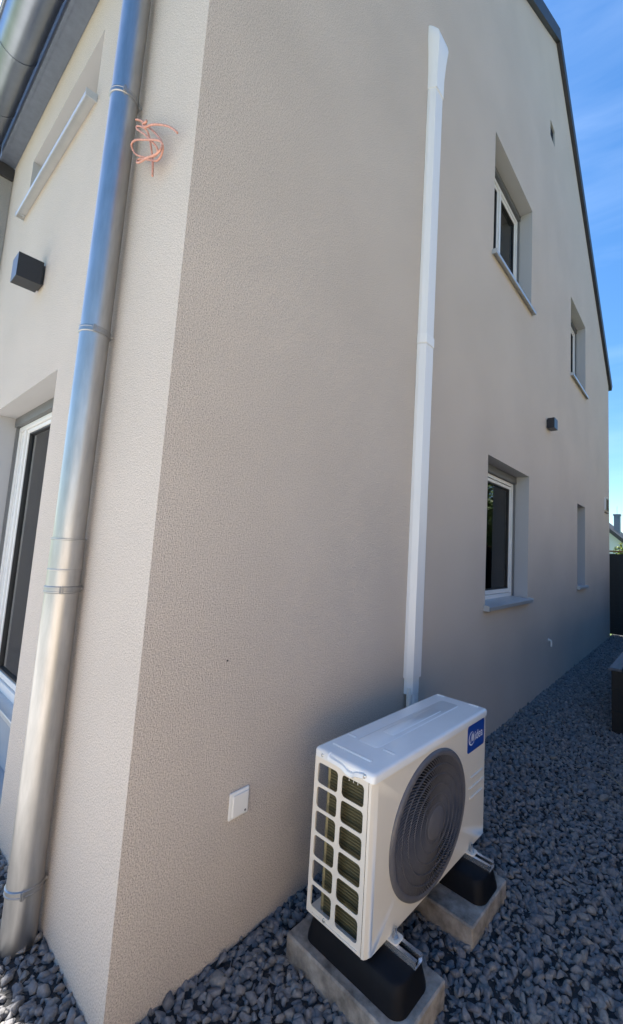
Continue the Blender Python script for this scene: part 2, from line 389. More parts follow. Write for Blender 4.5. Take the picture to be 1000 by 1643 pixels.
# --- windows. local frame: u along the wall, n outwards, z up
def win(kind, u0, u1, z0, z1, depth, mullion=None, curtain=None, boxh=.07, sill_out=.045, sill_z=None, low=0, rail=True, tall=False):
    # to world: side wall plane x=0 (n=+x,u=+y); front wall plane y=0 (n=-y,u=+x)
    if kind == 'side': T = lambda u, n, z: (n, u, z)
    else: T = lambda u, n, z: (u, -n, z)
    def bx(bm, ua, ub, na, nb, za, zb):
        P = [T(ua, na, za), T(ub, nb, zb)]
        box(bm, *[f(P[0][i], P[1][i]) for i in (0,) for f in (min, max)], *[f(P[0][1], P[1][1]) for f in (min, max)], za, zb)
    d = depth; zt = z1-boxh; zb_ = z0+low
    fr = .036
    bm = bmesh.new()   # outer frame
    ua, ub = u0+.02, u1-.02
    for a in ((ua, ua+fr, zb_, zt), (ub-fr, ub, zb_, zt), (ua+fr, ub-fr, zt-fr, zt), (ua+fr, ub-fr, zb_, zb_+fr+.025)):
        bx(bm, a[0], a[1], -d-.02, -d+.028, a[2], a[3])
    if mullion: bx(bm, mullion-.022, mullion+.022, -d-.02, -d+.028, zb_+fr+.025, zt-fr)
    name = 'window' if not tall else 'terrace_window'
    f = link(name, bm, M['white'], house, bevel=.003)
    # backing so no daylight leaks behind
    spans = [(ua+fr, ub-fr)] if not mullion else [(ua+fr, mullion-.022), (mullion+.022, ub-fr)]
    zlo, zhi = zb_+fr+.025, zt-fr
    for a, b_ in spans:
        bm = bmesh.new(); w_ = .034
        for q in ((a+.004, a+w_, zlo+.004, zhi-.004), (b_-w_, b_-.004, zlo+.004, zhi-.004), (a+w_, b_-w_, zhi-w_, zhi-.004), (a+w_, b_-w_, zlo+.004, zlo+w_+.012)):
            bx(bm, q[0], q[1], -d-.022, -d+.014, q[2], q[3])
        link('sash', bm, M['white'], f, bevel=.003)
        bm = bmesh.new(); g = .012
        for q in ((a+w_, a+w_+g, zlo+w_+.012, zhi-w_), (b_-w_-g, b_-w_, zlo+w_+.012, zhi-w_), (a+w_+g, b_-w_-g, zhi-w_-g, zhi-w_), (a+w_+g, b_-w_-g, zlo+w_+.012, zlo+w_+.012+g)):
            bx(bm, q[0], q[1], -d-.022, -d+.006, q[2], q[3])
        link('gasket', bm, M['gasket'], f)
        bm = bmesh.new(); bx(bm, a+w_-.004, b_-w_+.004, -d-.016, -d-.010, zlo+w_, zhi-w_+.004)
        link('pane', bm, M['glass'], f)
    bm = bmesh.new(); bx(bm, u0+.0, u1-.0, -d-.02, -d+.06, zt+.002, z1-.002)
    link('shutter_box', bm, M['shutter'], f, bevel=.002)
    if rail:
        for a, b_ in ((u0+.001, u0+.019), (u1-.019, u1-.001)):
            bm = bmesh.new(); bx(bm, a, b_, -d-.02, -d+.048, zb_, zt); link('guide_rail', bm, M['rail'], f)
    # curtain
    if curtain:
        bm = bmesh.new(); rng = random.Random(int(u0*100)); nn = 90; top = []; bot = []
        ph = 0
        for i in range(nn+1):
            u = ua+fr+(ub-ua-2*fr)*i/nn; ph += rng.uniform(.25, .75)
            off = .026*math.sin(ph)+.010*math.sin(ph*2.3)
            top.append(T(u, -d-.060+off*.8, zhi+.02)); bot.append(T(u, -d-.060+off*.9, zlo-.02))
        vt = [bm.verts.new(p) for p in top]; vb = [bm.verts.new(p) for p in bot]
        for i in range(nn): bm.faces.new((vb[i], vb[i+1], vt[i+1], vt[i]))
        link('curtain', bm, M['curtain'], f, smooth=True, ang=180)
    # black box behind the pane, its colour standing in for an unlit room
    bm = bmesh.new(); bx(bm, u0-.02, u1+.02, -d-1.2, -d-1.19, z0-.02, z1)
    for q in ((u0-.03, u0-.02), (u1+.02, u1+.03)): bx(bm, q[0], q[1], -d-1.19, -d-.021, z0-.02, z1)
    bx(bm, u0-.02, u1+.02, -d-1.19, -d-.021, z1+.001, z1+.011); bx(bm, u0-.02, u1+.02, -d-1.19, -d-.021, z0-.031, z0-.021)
    link('room_dark_box', bm, M['dark'], f)
    # sill
    if sill_z is not None:
        bm = bmesh.new(); a, b_ = u0-.028, u1+.028
        zf, zr = sill_z, sill_z+.022
        def pr(prof, ua_, ub_):
            r0 = [T(ua_, n_, z_) for n_, z_ in prof]; r1 = [T(ub_, n_, z_) for n_, z_ in prof]; loft(bm, [r0, r1])
        pr([(-d+.03, zr), (sill_out, zf), (sill_out, zf-.030), (sill_out-.006, zf-.030), (sill_out-.006, zf-.006), (-d+.03, zr-.004)], u0+.002, u1-.002)
        # returns either side of the opening, in front of the wall
        for q0, q1 in ((a, u0+.002), (u1-.002, b_)):
            pr([(.002, zf+.004), (sill_out, zf), (sill_out, zf-.030), (sill_out-.006, zf-.030), (sill_out-.006, zf-.008), (.002, zf-.006)], q0, q1)
        for q0, q1 in ((a-.004, a), (b_, b_+.004)):
            pr([(.001, zf+.020), (sill_out+.002, zf+.014), (sill_out+.002, zf-.032), (.001, zf-.032)], q0, q1)
        link('sill', bm, M['sill'], f)
    return f
f = win('side', *W1, curtain=True, sill_z=1.152, sill_out=.055, boxh=.085)
f['label'] = 'ground floor window with grey curtain and white frame'
f = win('side', *SL, sill_z=1.190, sill_out=.05, curtain=False)
f['label'] = 'narrow slit window near the far corner'
f = win('side', *U1, mullion=3.60, sill_z=4.553, sill_out=.05)
f['label'] = 'upper two-pane window with dark glass'
f = win('side', *V1, mullion=6.86, sill_z=4.553, sill_out=.05)
f['label'] = 'upper window nearer the far corner'
f = win('front', *D1, curtain=True, low=.38, tall=True, boxh=.075, mullion=-2.80)
f['label'] = 'tall terrace window with grey base panel under it'
bm = B((D1[0]+.001, D1[1]-.001, .15, .17, .065, .405)); link('base_panel', bm, M['panel'], f)
bm = B((D1[0]+.001, D1[1]-.001, .10, .205, .405, .44)); link('sill', bm, M['sill'], f, bevel=.004)
f = win('front', *Q1, sill_z=4.245, sill_out=.06, boxh=.06)
f['label'] = 'small upper window beside the downpipe'
bm = B((-.052, -.048, VT[0]+.001, VT[1]-.001, VT[2]+.001, VT[3]-.001), *[(-.047, -.02, VT[0]+.006, VT[1]-.006, VT[2]+.01+i*.03, VT[2]+.018+i*.03) for i in range(8)])
o = link('vent_grille', bm, M['lamp'], house); o['label'] = 'small grey vent grille high on the gable'

# ------------------------------------------------------------------ gutter
g = empty('gutter', (-3.6, -.31, 5.2), label='large half-round zinc gutter under the front eave', cat='gutter')
gy, gz, gr = -.255, 5.235, .122
bm = bmesh.new()
def arc(x, r, a0=180, a1=360, n=20): return [(x+3.6, gy+r*math.cos(R(a0+(a1-a0)*i/n))+.31, gz+r*math.sin(R(a0+(a1-a0)*i/n))-5.2) for i in range(n+1)]
loft(bm, [arc(-3.62, gr)+arc(-3.62, gr-.003)[::-1], arc(.06, gr)+arc(.06, gr-.003)[::-1]])
link('trough', bm, M['zinc_shade'], g, smooth=True)
bm = bmesh.new(); tube(bm, [(0-.02, gy-gr-.006+.31, gz-5.2+.002), (3.66, gy-gr-.006+.31, gz-5.2+.002)], .011, 12); link('rim_bead', bm, M['zinc_shade'], g, smooth=True)
for xe in (-3.62, .055):
    bm = bmesh.new(); loft(bm, [arc(xe, gr+.001), arc(xe+.004, gr+.001)]); link('end_cap', bm, M['zinc'], g)
for xb in (-3.1, -2.45, -1.8, -1.15, -.5):
    bm = bmesh.new(); loft(bm, [arc(xb, gr+.004)+arc(xb, gr+.0005)[::-1], arc(xb+.028, gr+.004)+arc(xb+.028, gr+.0005)[::-1]])
    link('bracket', bm, M['zinc_shade'], g)

# ------------------------------------------------------------------ downpipe
PX, PY, PR = -.610, -.070, .0575
def pipex(z): return PX + .008*(z-1.9)
dp = empty('downpipe', (PX, PY, 0), label='round zinc downpipe with four clamps standing in the gravel at the house corner', cat='downpipe')
def pl(x, y, z): return (x-PX, y-PY, z)
bm = bmesh.new()
zs = [-.05, .5, 1.0, 1.585]
tube(bm, [pl(pipex(z), PY, z) for z in zs], PR+.0035, 40)
link('lower_pipe', bm, M['zinc'], dp, smooth=True)
bm = bmesh.new()
pp = [pl(pipex(z), PY, z) for z in (1.56, 2.2, 3.0, 3.8, 4.55)] + [pl(pipex(4.6), PY-.02, 4.66), pl(pipex(4.7), PY-.09, 4.82), pl(pipex(4.8), PY-.19, 4.98), pl(pipex(4.9), gy, 5.06), pl(pipex(4.9), gy, 5.13)]
tube(bm, pp, PR, 40)
link('upper_pipe', bm, M['zinc'], dp, smooth=True)
for zc, t_ in ((1.452, .0015), (1.578, .003)):
    bm = bmesh.new(); tube(bm, [pl(pipex(zc), PY, zc-.004), pl(pipex(zc), PY, zc-.002), pl(pipex(zc), PY, zc+.002), pl(pipex(zc), PY, zc+.004)], [PR+.0036, PR+.0036+t_, PR+.0036+t_, PR+.0036], 40)
    link('pipe_bead', bm, M['zinc'], dp, smooth=True)
for zc in (.215, 1.37, 2.50, 3.66):
    e_ = .0035 if zc < 1.58 else 0
    bm = bmesh.new(); r0 = PR+e_
    for dz in (-.009, .009):
        tube(bm, [pl(pipex(zc), PY, zc+dz-.006), pl(pipex(zc), PY, zc+dz-.003), pl(pipex(zc), PY, zc+dz+.003), pl(pipex(zc), PY, zc+dz+.006)], [r0+.001, r0+.0045, r0+.0045, r0+.001], 40)
    tube(bm, [pl(pipex(zc), PY, zc-.012), pl(pipex(zc), PY, zc+.012)], r0+.003, 40)
    c_ = link('clamp', bm, M['zinc2'], dp, smooth=True)
    # hinge lug facing the corner and stand-off screw into the wall
    bm = bmesh.new()
    a = R(-20); cx, cy = pipex(zc)-PX+(r0+.008)*math.cos(a), (r0+.008)*math.sin(a)
    box(bm, cx-.005, cx+.005, cy-.006, cy+.006, zc-.013, zc+.013)
    tube(bm, [(cx+.003, cy, zc-.016), (cx+.003, cy, zc+.016)], .0025, 8)
    link('clamp_lug', bm, M['zinc2'], c_)
    bm = bmesh.new(); tube(bm, [(pipex(zc)-PX+.02, .03, zc), (pipex(zc)-PX+.02, -PY-.002, zc)], .006, 8)
    link('stand_off', bm, M['bolt'], c_)

# ------------------------------------------------------------------ white trunking on the gable wall
td = empty('cable_trunking', (0, 1.76, 0), label='tall white plastic trunking running up the side wall above the heat pump', cat='trunking')
def tprof(z, y0, y1, d, x_=.001, ch=.022):
    y0 -= 1.76; y1 -= 1.76
    return [(x_, y0, z), (x_+d*.35, y0+.002, z), (x_+d*.8, y0+ch*.7, z), (x_+d, y0+ch, z), (x_+d, y1-ch, z), (x_+d*.8, y1-ch*.7, z), (x_+d*.35, y1-.002, z), (x_, y1, z)]
dY = (1.665, 1.808)
bm = bmesh.new(); loft(bm, [tprof(.80, *dY, .062), tprof(3.04, *dY, .062)]); link('lower_cover', bm, M['duct'], td, bevel=.002)
bm = bmesh.new(); loft(bm, [tprof(3.042, *dY, .060), tprof(5.10, *dY, .060)]); link('upper_cover', bm, M['duct'], td, bevel=.002)
bm = bmesh.new(); loft(bm, [tprof(3.045, dY[0]-.004, dY[1]+.004, .066), tprof(3.115, dY[0]-.004, dY[1]+.004, .066)]); link('joint_cover', bm, M['duct2'], td, bevel=.003)
bm = bmesh.new()
loft(bm, [tprof(5.02, dY[0]-.003, dY[1]+.003, .066), tprof(5.16, dY[0]-.003, dY[1]+.003, .067), tprof(5.30, dY[0]-.010, dY[1]+.010, .075), tprof(5.42, dY[0]-.022, dY[1]+.020, .085), tprof(5.47, dY[0]-.024, dY[1]+.018, .075), tprof(5.53, dY[0]-.024, dY[1]+.024, .03)])
link('wall_inlet_cap', bm, M['duct2'], td, smooth=True, ang=28)
bm = bmesh.new(); loft(bm, [tprof(.70, dY[0]+.012, dY[1]-.012, .055), tprof(.80, dY[0]+.012, dY[1]-.012, .055)]); link('end_collar', bm, M['duct2'], td, bevel=.003)
for (yy, rr, mm) in ((1.697, .017, 'hose'), (1.738, .026, 'duct'), (1.780, .017, 'hose')):
    bm = bmesh.new()
    pts = spline([(.03, yy-1.76, .74), (.032, yy-1.76, .6), (.04, yy-1.76, .42), (.09, yy-1.76-.02, .30), (.2, yy-1.76-.08, .28)], 12)
    tube(bm, pts, [rr*(1+.06*(i % 2)) for i in range(len(pts))], 12); link('hose', bm, M[mm], td, smooth=True)

# ------------------------------------------------------------------ cube lamps
def lamp(loc, rz, label, s=(.12, .10, .16)):
    # local: x along wall, y outwards(-), z up
    w_, d_, h_ = s
    r = empty('wall_lamp', loc, rz, label=label, cat='wall lamp', group='black cube wall lamps')
    bm = B((-w_/2, w_/2, -d_, -.012, 0, h_)); bmesh.ops.inset_region(bm, faces=[f_ for f_ in bm.faces if abs(f_.normal.z) > .9], thickness=.008, depth=-.012)
    link('lamp_body', bm, M['lamp'], r, bevel=.0025)
    bm = B((-w_/2+.015, w_/2-.015, -.012, -.001, .015, h_-.015)); link('wall_plate', bm, M['lamp'], r)
    bm = B((-w_/2+.02, w_/2-.02, -d_+.02, -.02, .013, .016)); link('lens', bm, M['shutter'], r)
lamp((-2.04, 0, 3.275), 0, 'black cube wall lamp left of the downpipe above the terrace window', (.15, .15, .165))
lamp((0, 4.99, 3.307), R(90), 'black cube wall lamp on the side wall between upper and lower windows', (.165, .10, .135))

# ------------------------------------------------------------------ socket plate
s_ = empty('wall_socket', (0, .4485, .5), label='white square covered socket low on the side wall near the corner', cat='socket')
bm = B((.001, .010, -.0465, .0465, 0, .104)); link('frame', bm, M['socket'], s_, bevel=.004)
bm = B((.0095, .017, -.034, .0395, .009, .092)); link('flap', bm, M['socket'], s_, bevel=.003)
bm = bmesh.new(); tube(bm, [(.0165, .026, .020), (.0178, .026, .020)], .0045, 14); link('screw', bm, M['rail'], s_)
# small outdoor tap
t_ = empty('wall_spigot', (0, 5.085, .53), label='small white plastic spigot low on the side wall between the windows', cat='spigot')
bm = bmesh.new(); tube(bm, [(.0, 0, .075), (.03, 0, .075), (.045, 0, .068), (.048, 0, .05), (.048, 0, -.02)], .014, 12); link('spout', bm, M['socket'], t_, smooth=True)
bm = bmesh.new(); tube(bm, [(.001, 0, .075), (.008, 0, .075)], .028, 16); link('rosette', bm, M['socket'], t_, smooth=True)
# vent hood near far corner
v_ = empty('vent_hood', (0, 9.55, 2.72), label='white louvred vent hood on the wall by the far corner', cat='vent hood')
bm = B((.001, .075, -.235, -.220, 0, .27), (.001, .075, .220, .235, 0, .27), (.001, .075, -.22, .22, .255, .27), (.001, .012, -.22, .22, 0, .255)); link('housing', bm, M['white'], v_, bevel=.002)
for i in range(8):
    bm = bmesh.new(); z_ = .02+i*.029
    loft(bm, [[(.014, -.219, z_+.020), (.072, -.219, z_), (.074, -.219, z_+.003), (.016, -.219, z_+.023)], [(.014, .219, z_+.020), (.072, .219, z_), (.074, .219, z_+.003), (.016, .219, z_+.023)]])
    link('louvre', bm, M['rail'], v_)
bm = B((.001, .07, -.2, .2, -.05, -.035)); link('drip_ledge', bm, M['shutter'], v_)
v_.scale = (.55, .8, 1)
t_.scale = (.8, .8, .8)
bm = bmesh.new(); tube(bm, [(0, 0, 0), (.003, 0, 0)], .0035, 10); o = link('wall_plug', bm, M['gasket']); o.location = (0, .342, 1.13)
tag(o, 'tiny dark screw hole plug in the bare side wall', 'wall plug')

# ------------------------------------------------------------------ rope tangle on the pipe
ROPE = [[(-0.501, 3.52), (-0.47, 3.503), (-0.412, 3.445), (-0.335, 3.371), (-0.269, 3.301), (-0.21, 3.235), (-0.176, 3.186), (-0.171, 3.152), (-0.207, 3.152), (-0.283, 3.184), (-0.357, 3.212), (-0.415, 3.249), (-0.435, 3.278), (-0.41, 3.275), (-0.334, 3.228), (-0.251, 3.174), (-0.2, 3.162), (-0.173, 3.179), (-0.188, 3.208), (-0.247, 3.246), (-0.341, 3.304), (-0.431, 3.362), (-0.494, 3.389), (-0.505, 3.376), (-0.469, 3.331), (-0.387, 3.271), (-0.313, 3.228), (-0.247, 3.201), (-0.238, 3.217), (-0.282, 3.27), (-0.349, 3.339), (-0.418, 3.402), (-0.44, 3.432), (-0.404, 3.413), (-0.35, 3.364), (-0.33, 3.319), (-0.316, 3.267), (-0.3, 3.216), (-0.282, 3.163), (-0.261, 3.105)],
 [(-0.499, 3.526), (-0.449, 3.487), (-0.385, 3.425), (-0.355, 3.412), (-0.34, 3.39), (-0.368, 3.396), (-0.346, 3.369), (-0.301, 3.356), (-0.244, 3.327), (-0.178, 3.284), (-0.128, 3.242), (-0.086, 3.198)]]
bm = bmesh.new()
for k, st in enumerate(ROPE):
    pts = spline([(x+.3, -.045+.014*math.sin(i*.55+k*2), z-3.3) for i, (x, z) in enumerate(st)], 5)
    tube(bm, pts, .0043, 8)
o = link('rope', bm, M['rope'], smooth=True, ang=180); o.location = (-.3, 0, 3.3)
tag(o, 'tangled pink rope hanging in loops behind the downpipe', 'rope')

# ------------------------------------------------------------------ heat pump outdoor unit
AC0 = (.272, .603, .203); ACR = -.037
ac = empty('heat_pump_unit', AC0, ACR, label='cream outdoor heat pump unit with dark round fan grille on rubber feet', cat='heat pump')
W_, D_, H_ = .944, .299, .606
FC = (.409, .283); FRy, FRz = .288, .266
# front panel with an elliptical opening and chamfered vertical corners
def front_panel():
    bm = bmesh.new(); n = 96
    z0, z1, y0, y1 = .0, .572, .030, W_-.016
    xf = D_
    def ell(k, x, n=n): return [(x, FC[0]+FRy*k*math.cos(2*math.pi*i/n), FC[1]+FRz*k*math.sin(2*math.pi*i/n)) for i in range(n)]
    inner = [bm.verts.new(p) for p in ell(1.0, xf)]
    def toedge(i):
        c_, s_ = math.cos(2*math.pi*i/n)*FRy, math.sin(2*math.pi*i/n)*FRz
        ts = []
        if c_ > 0: ts.append((y1-FC[0])/c_)
        if c_ < 0: ts.append((y0-FC[0])/c_)
        if s_ > 0: ts.append((z1-FC[1])/s_)
        if s_ < 0: ts.append((z0-FC[1])/s_)
        t = min(ts); return [xf, FC[0]+c_*t, FC[1]+s_*t]
    op = [toedge(i) for i in range(n)]
    for cy_, cz_ in ((y0, z0), (y1, z0), (y0, z1), (y1, z1)):
        j = min(range(n), key=lambda i: (op[i][1]-cy_)**2+(op[i][2]-cz_)**2); op[j] = [xf, cy_, cz_]
    outer = [bm.verts.new(p) for p in op]
    for i in range(n): bm.faces.new((inner[i], inner[(i+1) % n], outer[(i+1) % n], outer[i]))
    back = [bm.verts.new(p) for p in ell(1.0, xf-.02)]
    for i in range(n): bm.faces.new((inner[i], inner[(i+1) % n], back[(i+1) % n], back[i]))
    # sides of the panel, wrapping round with a chamfer
    def strip(p):
        for a, b_ in zip(p, p[1:]): bm.faces.new([bm.verts.new(q) for q in ((*a, z0), (*b_, z0), (*b_, z1), (*a, z1))])
    strip([(xf, y0), (xf-.006, .012), (xf-.012, .003), (xf-.021, 0), (xf-.021, .01)])
    strip([(xf, y1), (xf-.004, W_-.005), (xf-.014, W_), (.02, W_)])
    # bottom lip
    for p in ([(xf, y0, z0), (xf, y1, z0), (xf-.02, y1, z0), (xf-.02, y0, z0)],): bm.faces.new([bm.verts.new(q) for q in p])
    bmesh.ops.remove_doubles(bm, verts=bm.verts, dist=.0003)
    return bm
fp = link('front_panel', front_panel(), M['acwhite'], ac, smooth=True, ang=25)
# stamped slots on the front
for ya, yb, z_ in ((.768, .900, .322), (.758, .914, .275), (.768, .902, .228)):
    bm = bmesh.new(); tube(bm, [(D_+.0005, ya, z_), (D_+.0025, ya+.008, z_), (D_+.0025, yb-.008, z_), (D_+.0005, yb, z_)], .0042, 10); link('pressed_rib', bm, M['acwhite'], fp, smooth=True)
# side panel with 2 x 6 rounded openings
def side_panel():
    bm = bmesh.new(); x0, x1, z0, z1 = .0, .2750, .004, .574
    cols = [(.018, .126), (.147, .256)]; rows = [(.552-i*.0890-.076, .552-i*.0890) for i in range(6)][::-1]
    xs = [x0, cols[0][0]-.008, (cols[0][1]+cols[1][0])/2, cols[1][1]+.008, x1]
    th = .0022; K = 4
    def q4(p):
        for y in (0.0, th): bm.faces.new([bm.verts.new((a, y, b_)) for a, b_ in p])
    def rect(a, b_, c_, d): q4([(a, c_), (b_, c_), (b_, d), (a, d)])
    zc = [rows[0][0]-.007]+[(rows[i][1]+rows[i+1][0])/2 for i in range(5)]+[rows[5][1]+.007]
    rect(x0, xs[1], z0, z1); rect(xs[3], x1, z0, z1); rect(xs[1], xs[3], z0, zc[0]); rect(xs[1], xs[3], zc[-1], z1)
    for ci, (a, b_) in enumerate(cols):
        for ri, (c_, d) in enumerate(rows):
            A, B_, C_, D2 = xs[1+ci], xs[2+ci], zc[ri], zc[ri+1]; r = .014
            inn, out = [], []
            for (cx, cz, a0, ox, oz) in ((b_-r, d-r, 0, B_, D2), (a+r, d-r, 90, A, D2), (a+r, c_+r, 180, A, C_), (b_-r, c_+r, 270, B_, C_)):
                for k in range(K+1):
                    t = R(a0+90*k/K); px, pz = cx+r*math.cos(t), cz+r*math.sin(t); inn.append((px, pz))
                    first = k < K/2; mid = k == K/2
                    if mid: out.append((ox, oz))
                    elif (a0 in (0, 180)) == first: out.append((ox, pz))
                    else: out.append((px, oz))
            n = len(inn)
            vi = {y: [bm.verts.new((p[0], y, p[1])) for p in inn] for y in (0., th)}
            vo = {y: [bm.verts.new((p[0], y, p[1])) for p in out] for y in (0., th)}
            for i in range(n):
                j = (i+1) % n
                for y in (0., th): bm.faces.new((vi[y][i], vi[y][j], vo[y][j], vo[y][i]))
                bm.faces.new((vi[0.][i], vi[0.][j], vi[th][j], vi[th][i]))
    for a, b_ in (((x0, z0), (x1, z0)), ((x0, z1), (x1, z1)), ((x0, z0), (x0, z1)), ((x1, z0), (x1, z1))):
        bm.faces.new([bm.verts.new(p) for p in ((a[0], 0, a[1]), (b_[0], 0, b_[1]), (b_[0], th, b_[1]), (a[0], th, a[1]))])
    bmesh.ops.remove_doubles(bm, verts=bm.verts, dist=.0002)
    return bm
sp = link('side_guard', side_panel(), M['acwhite'], ac)
bm = B((.03, .262, -.004, .001, .008, .014)); link('bottom_rib', bm, M['acwhite'], sp, bevel=.002)
# coil: L shaped, with end plate
bm = B((.060, .272, .030, .052, .012, .565)); co = link('coil', bm, M['coil'], ac)
bm = B((.045, .060, .029, .053, .012, .565)); link('coil_edge', bm, M['coil_edge'], co, bevel=.004)
bm = B((.046, .068, .0535, W_-.16, .012, .565)); link('coil', bm, M['coil'], ac)
for i in range(3):
    bm = bmesh.new(); tube(bm, [(.16+i*.022, .027, .525), (.16+i*.022, .026, .57)], .0016, 6); link('capillary_tube', bm, M['galv'], ac)
# rear corner post, rear guard wires, base pan, inner bulkhead
bm = B((.0, .014, .0025, .012, .004, .574)); link('rear_post', bm, M['acwhite'], ac)
bm = B((.0, .02, W_-.16, W_-.001, .004, .574)); link('rear_panel', bm, M['acwhite'], ac)
bm = B((.004, D_-.024, .004, W_-.003, -.002, .012)); link('base_pan', bm, M['acwhite'], ac)
bm = B((.09, .2765, .70, .704, .013, .565), (.088, .092, .056, .70, .013, .565)); link('bulkhead', bm, M['dark'], ac)
# top cover
bm = bmesh.new()
def rr_(x0, x1, y0, y1, z, r, k=5):
    out = []
    for cx, cy, a0 in ((x1-r, y1-r, 0), (x0+r, y1-r, 90), (x0+r, y0+r, 180), (x1-r, y0+r, 270)):
        for i in range(k+1): t = R(a0+90*i/k); out.append((cx+r*math.cos(t), cy+r*math.sin(t), z))
    return out
loft(bm, [rr_(-.004, D_+.005, -.005, W_+.004, .574, .016), rr_(-.004, D_+.005, -.005, W_+.004, .594, .016), rr_(-.002, D_+.003, -.003, W_+.002, .600, .015), rr_(.003, D_-.002, .002, W_-.003, .6045, .014), rr_(.010, D_-.009, .009, W_-.010, .606, .012)])
top = link('top_cover', bm, M['actop'], ac, smooth=True, ang=40)
def pressed(name, x0, x1, y0, y1, h=.004, r=.006):
    bm = bmesh.new(); loft(bm, [rr_(x0, x1, y0, y1, .6055, r), rr_(x0+.003, x1-.003, y0+.003, y1-.003, .606+h, max(.002, r-.003))]); link(name, bm, M['actop'], top, smooth=True, ang=60)
pressed('pressed_bead', .030, .235, .058, .074, .005)
for y_ in (.168, .918):
    pressed('pressed_bead', .012, .060, y_, y_+.014, .004); pressed('pressed_bead', .205, .262, y_, y_+.014, .004)
pressed('pressed_bead', .135, .255, .905, .917, .003) if False else None
pressed('pressed_panel', .075, .185, .16, .86, .0022, .02)
pressed('pressed_panel', .098, .162, .30, .72, .0045, .014)
# handle recess lip at the side of the cover
bm = bmesh.new()
prof = [(.078, .587), (.090, .580), (.150, .575), (.178, .565), (.205, .564), (.222, .573), (.258, .580)]
lofts = []
for x_, _y, z_ in [tuple(q) for q in spline([(a_, 0, b_) for a_, b_ in prof], 5)]: lofts.append([(x_, .004, z_+.022), (x_, -.012, z_+.016), (x_, -.016, z_+.004), (x_, -.010, z_), (x_, .004, z_+.002)])
loft(bm, lofts); link('handle_lip', bm, M['actop'], top, smooth=True, ang=50)
def screw(parent, x, z, y=-.006, ax='y'):
    bm = bmesh.new()
    if ax == 'y': tube(bm, [(x, y+.004, z), (x, y-.002, z), (x, y-.0035, z)], [.0062, .0062, .004], 14)
    link('screw', bm, M['bolt'], parent, smooth=True)
screw(top, .044, .587); screw(top, .262, .590, -.008); screw(sp, .096, .020, -.002)
# fan grille
FG = empty('x') if False else None
bm = bmesh.new(); n = 120
def ring(k, x, dx=0): return [(D_+x, FC[0]+(FRy*k)*math.cos(2*math.pi*i/n), FC[1]+(FRz*k)*math.sin(2*math.pi*i/n)) for i in range(n)]
loft(bm, [ring(1.035, -.001), ring(1.03, .006), ring(1.0, .012), ring(.955, .013), ring(.94, .010), ring(.935, -.012)], cap=False)
gr_ = link('fan_grille', bm, M['grille'], ac, smooth=True, ang=50)
def dome(k): return .012+.012*(1-k*k)
bm = bmesh.new()
ks = [.27, .40, .54, .68, .82]
for k in ks:
    pts = [Vector((D_+dome(k)-.002, FC[0]+FRy*k*math.cos(2*math.pi*i/n), FC[1]+FRz*k*math.sin(2*math.pi*i/n))) for i in range(n)]
    rings = []
    for i, p in enumerate(pts):
        rad = Vector((0, p.y-FC[0], p.z-FC[1])).normalized()
        rings.append([p+rad*.0011+Vector((.002, 0, 0)), p-rad*.0011+Vector((.002, 0, 0)), p-rad*.0011-Vector((.006, 0, 0)), p+rad*.0011-Vector((.006, 0, 0))])
    loft(bm, rings+[rings[0]], cap=False)
o = link('grille_rings', bm, M['grille'], gr_)
bm = bmesh.new(); NV = 104
for j in range(NV):
    a0 = 2*math.pi*j/NV; rings = []
    for s in range(13):
        k = .22+(.945-.22)*s/12
        if s == 0 and j % 2: pass
        a = a0 + .95*(k-.22)**1.1
        c = Vector((D_+dome(k)-.004, FC[0]+FRy*k*math.cos(a), FC[1]+FRz*k*math.sin(a)))
        tng = Vector((0, -math.sin(a+.5), math.cos(a+.5)))
        h = .0012
        rings.append([c+tng*h+Vector((.0025, 0, 0)), c-tng*h+Vector((.0025, 0, 0)), c-tng*h-Vector((.007, 0, 0)), c+tng*h-Vector((.007, 0, 0))])
    loft(bm, rings)
o = link('grille_vanes', bm, M['grille'], gr_)
bm = bmesh.new()
hub = lambda k, x: [(D_+x, FC[0]+FRy*k*math.cos(2*math.pi*i/48), FC[1]+FRz*k*math.sin(2*math.pi*i/48)) for i in range(48)]
loft(bm, [hub(.225, .012), hub(.225, .024), hub(.20, .0265), hub(.02, .028)]); link('grille_hub', bm, M['grille'], gr_, smooth=True, ang=40)
# fan blades
fan = link('fan_hub', (lambda b_: (tube(b_, [(D_-.09, FC[0], FC[1]), (D_-.025, FC[0], FC[1])], .05, 32), b_)[1])(bmesh.new()), M['blade'], ac, smooth=True)
for j in range(3):
    bm = bmesh.new(); a0 = R(120*j+20); rows_ = []
    for s in range(8):
        r_ = .045+s*.027; row = []
        for t in range(9):
            a = a0+R(-38+76*t/8)*(1-.05*s)+.35*s/7; row.append((D_-.03-.055*(t/8)+.006*math.sin(t/8*math.pi), FC[0]+r_*math.cos(a), FC[1]+r_*math.sin(a)))
        rows_.append([bm.verts.new(p) for p in row])
    for r0, r1 in zip(rows_, rows_[1:]):
        for i in range(8): bm.faces.new((r0[i], r0[i+1], r1[i+1], r1[i]))
    link('fan_blade', bm, M['blade'], fan, smooth=True, ang=180)
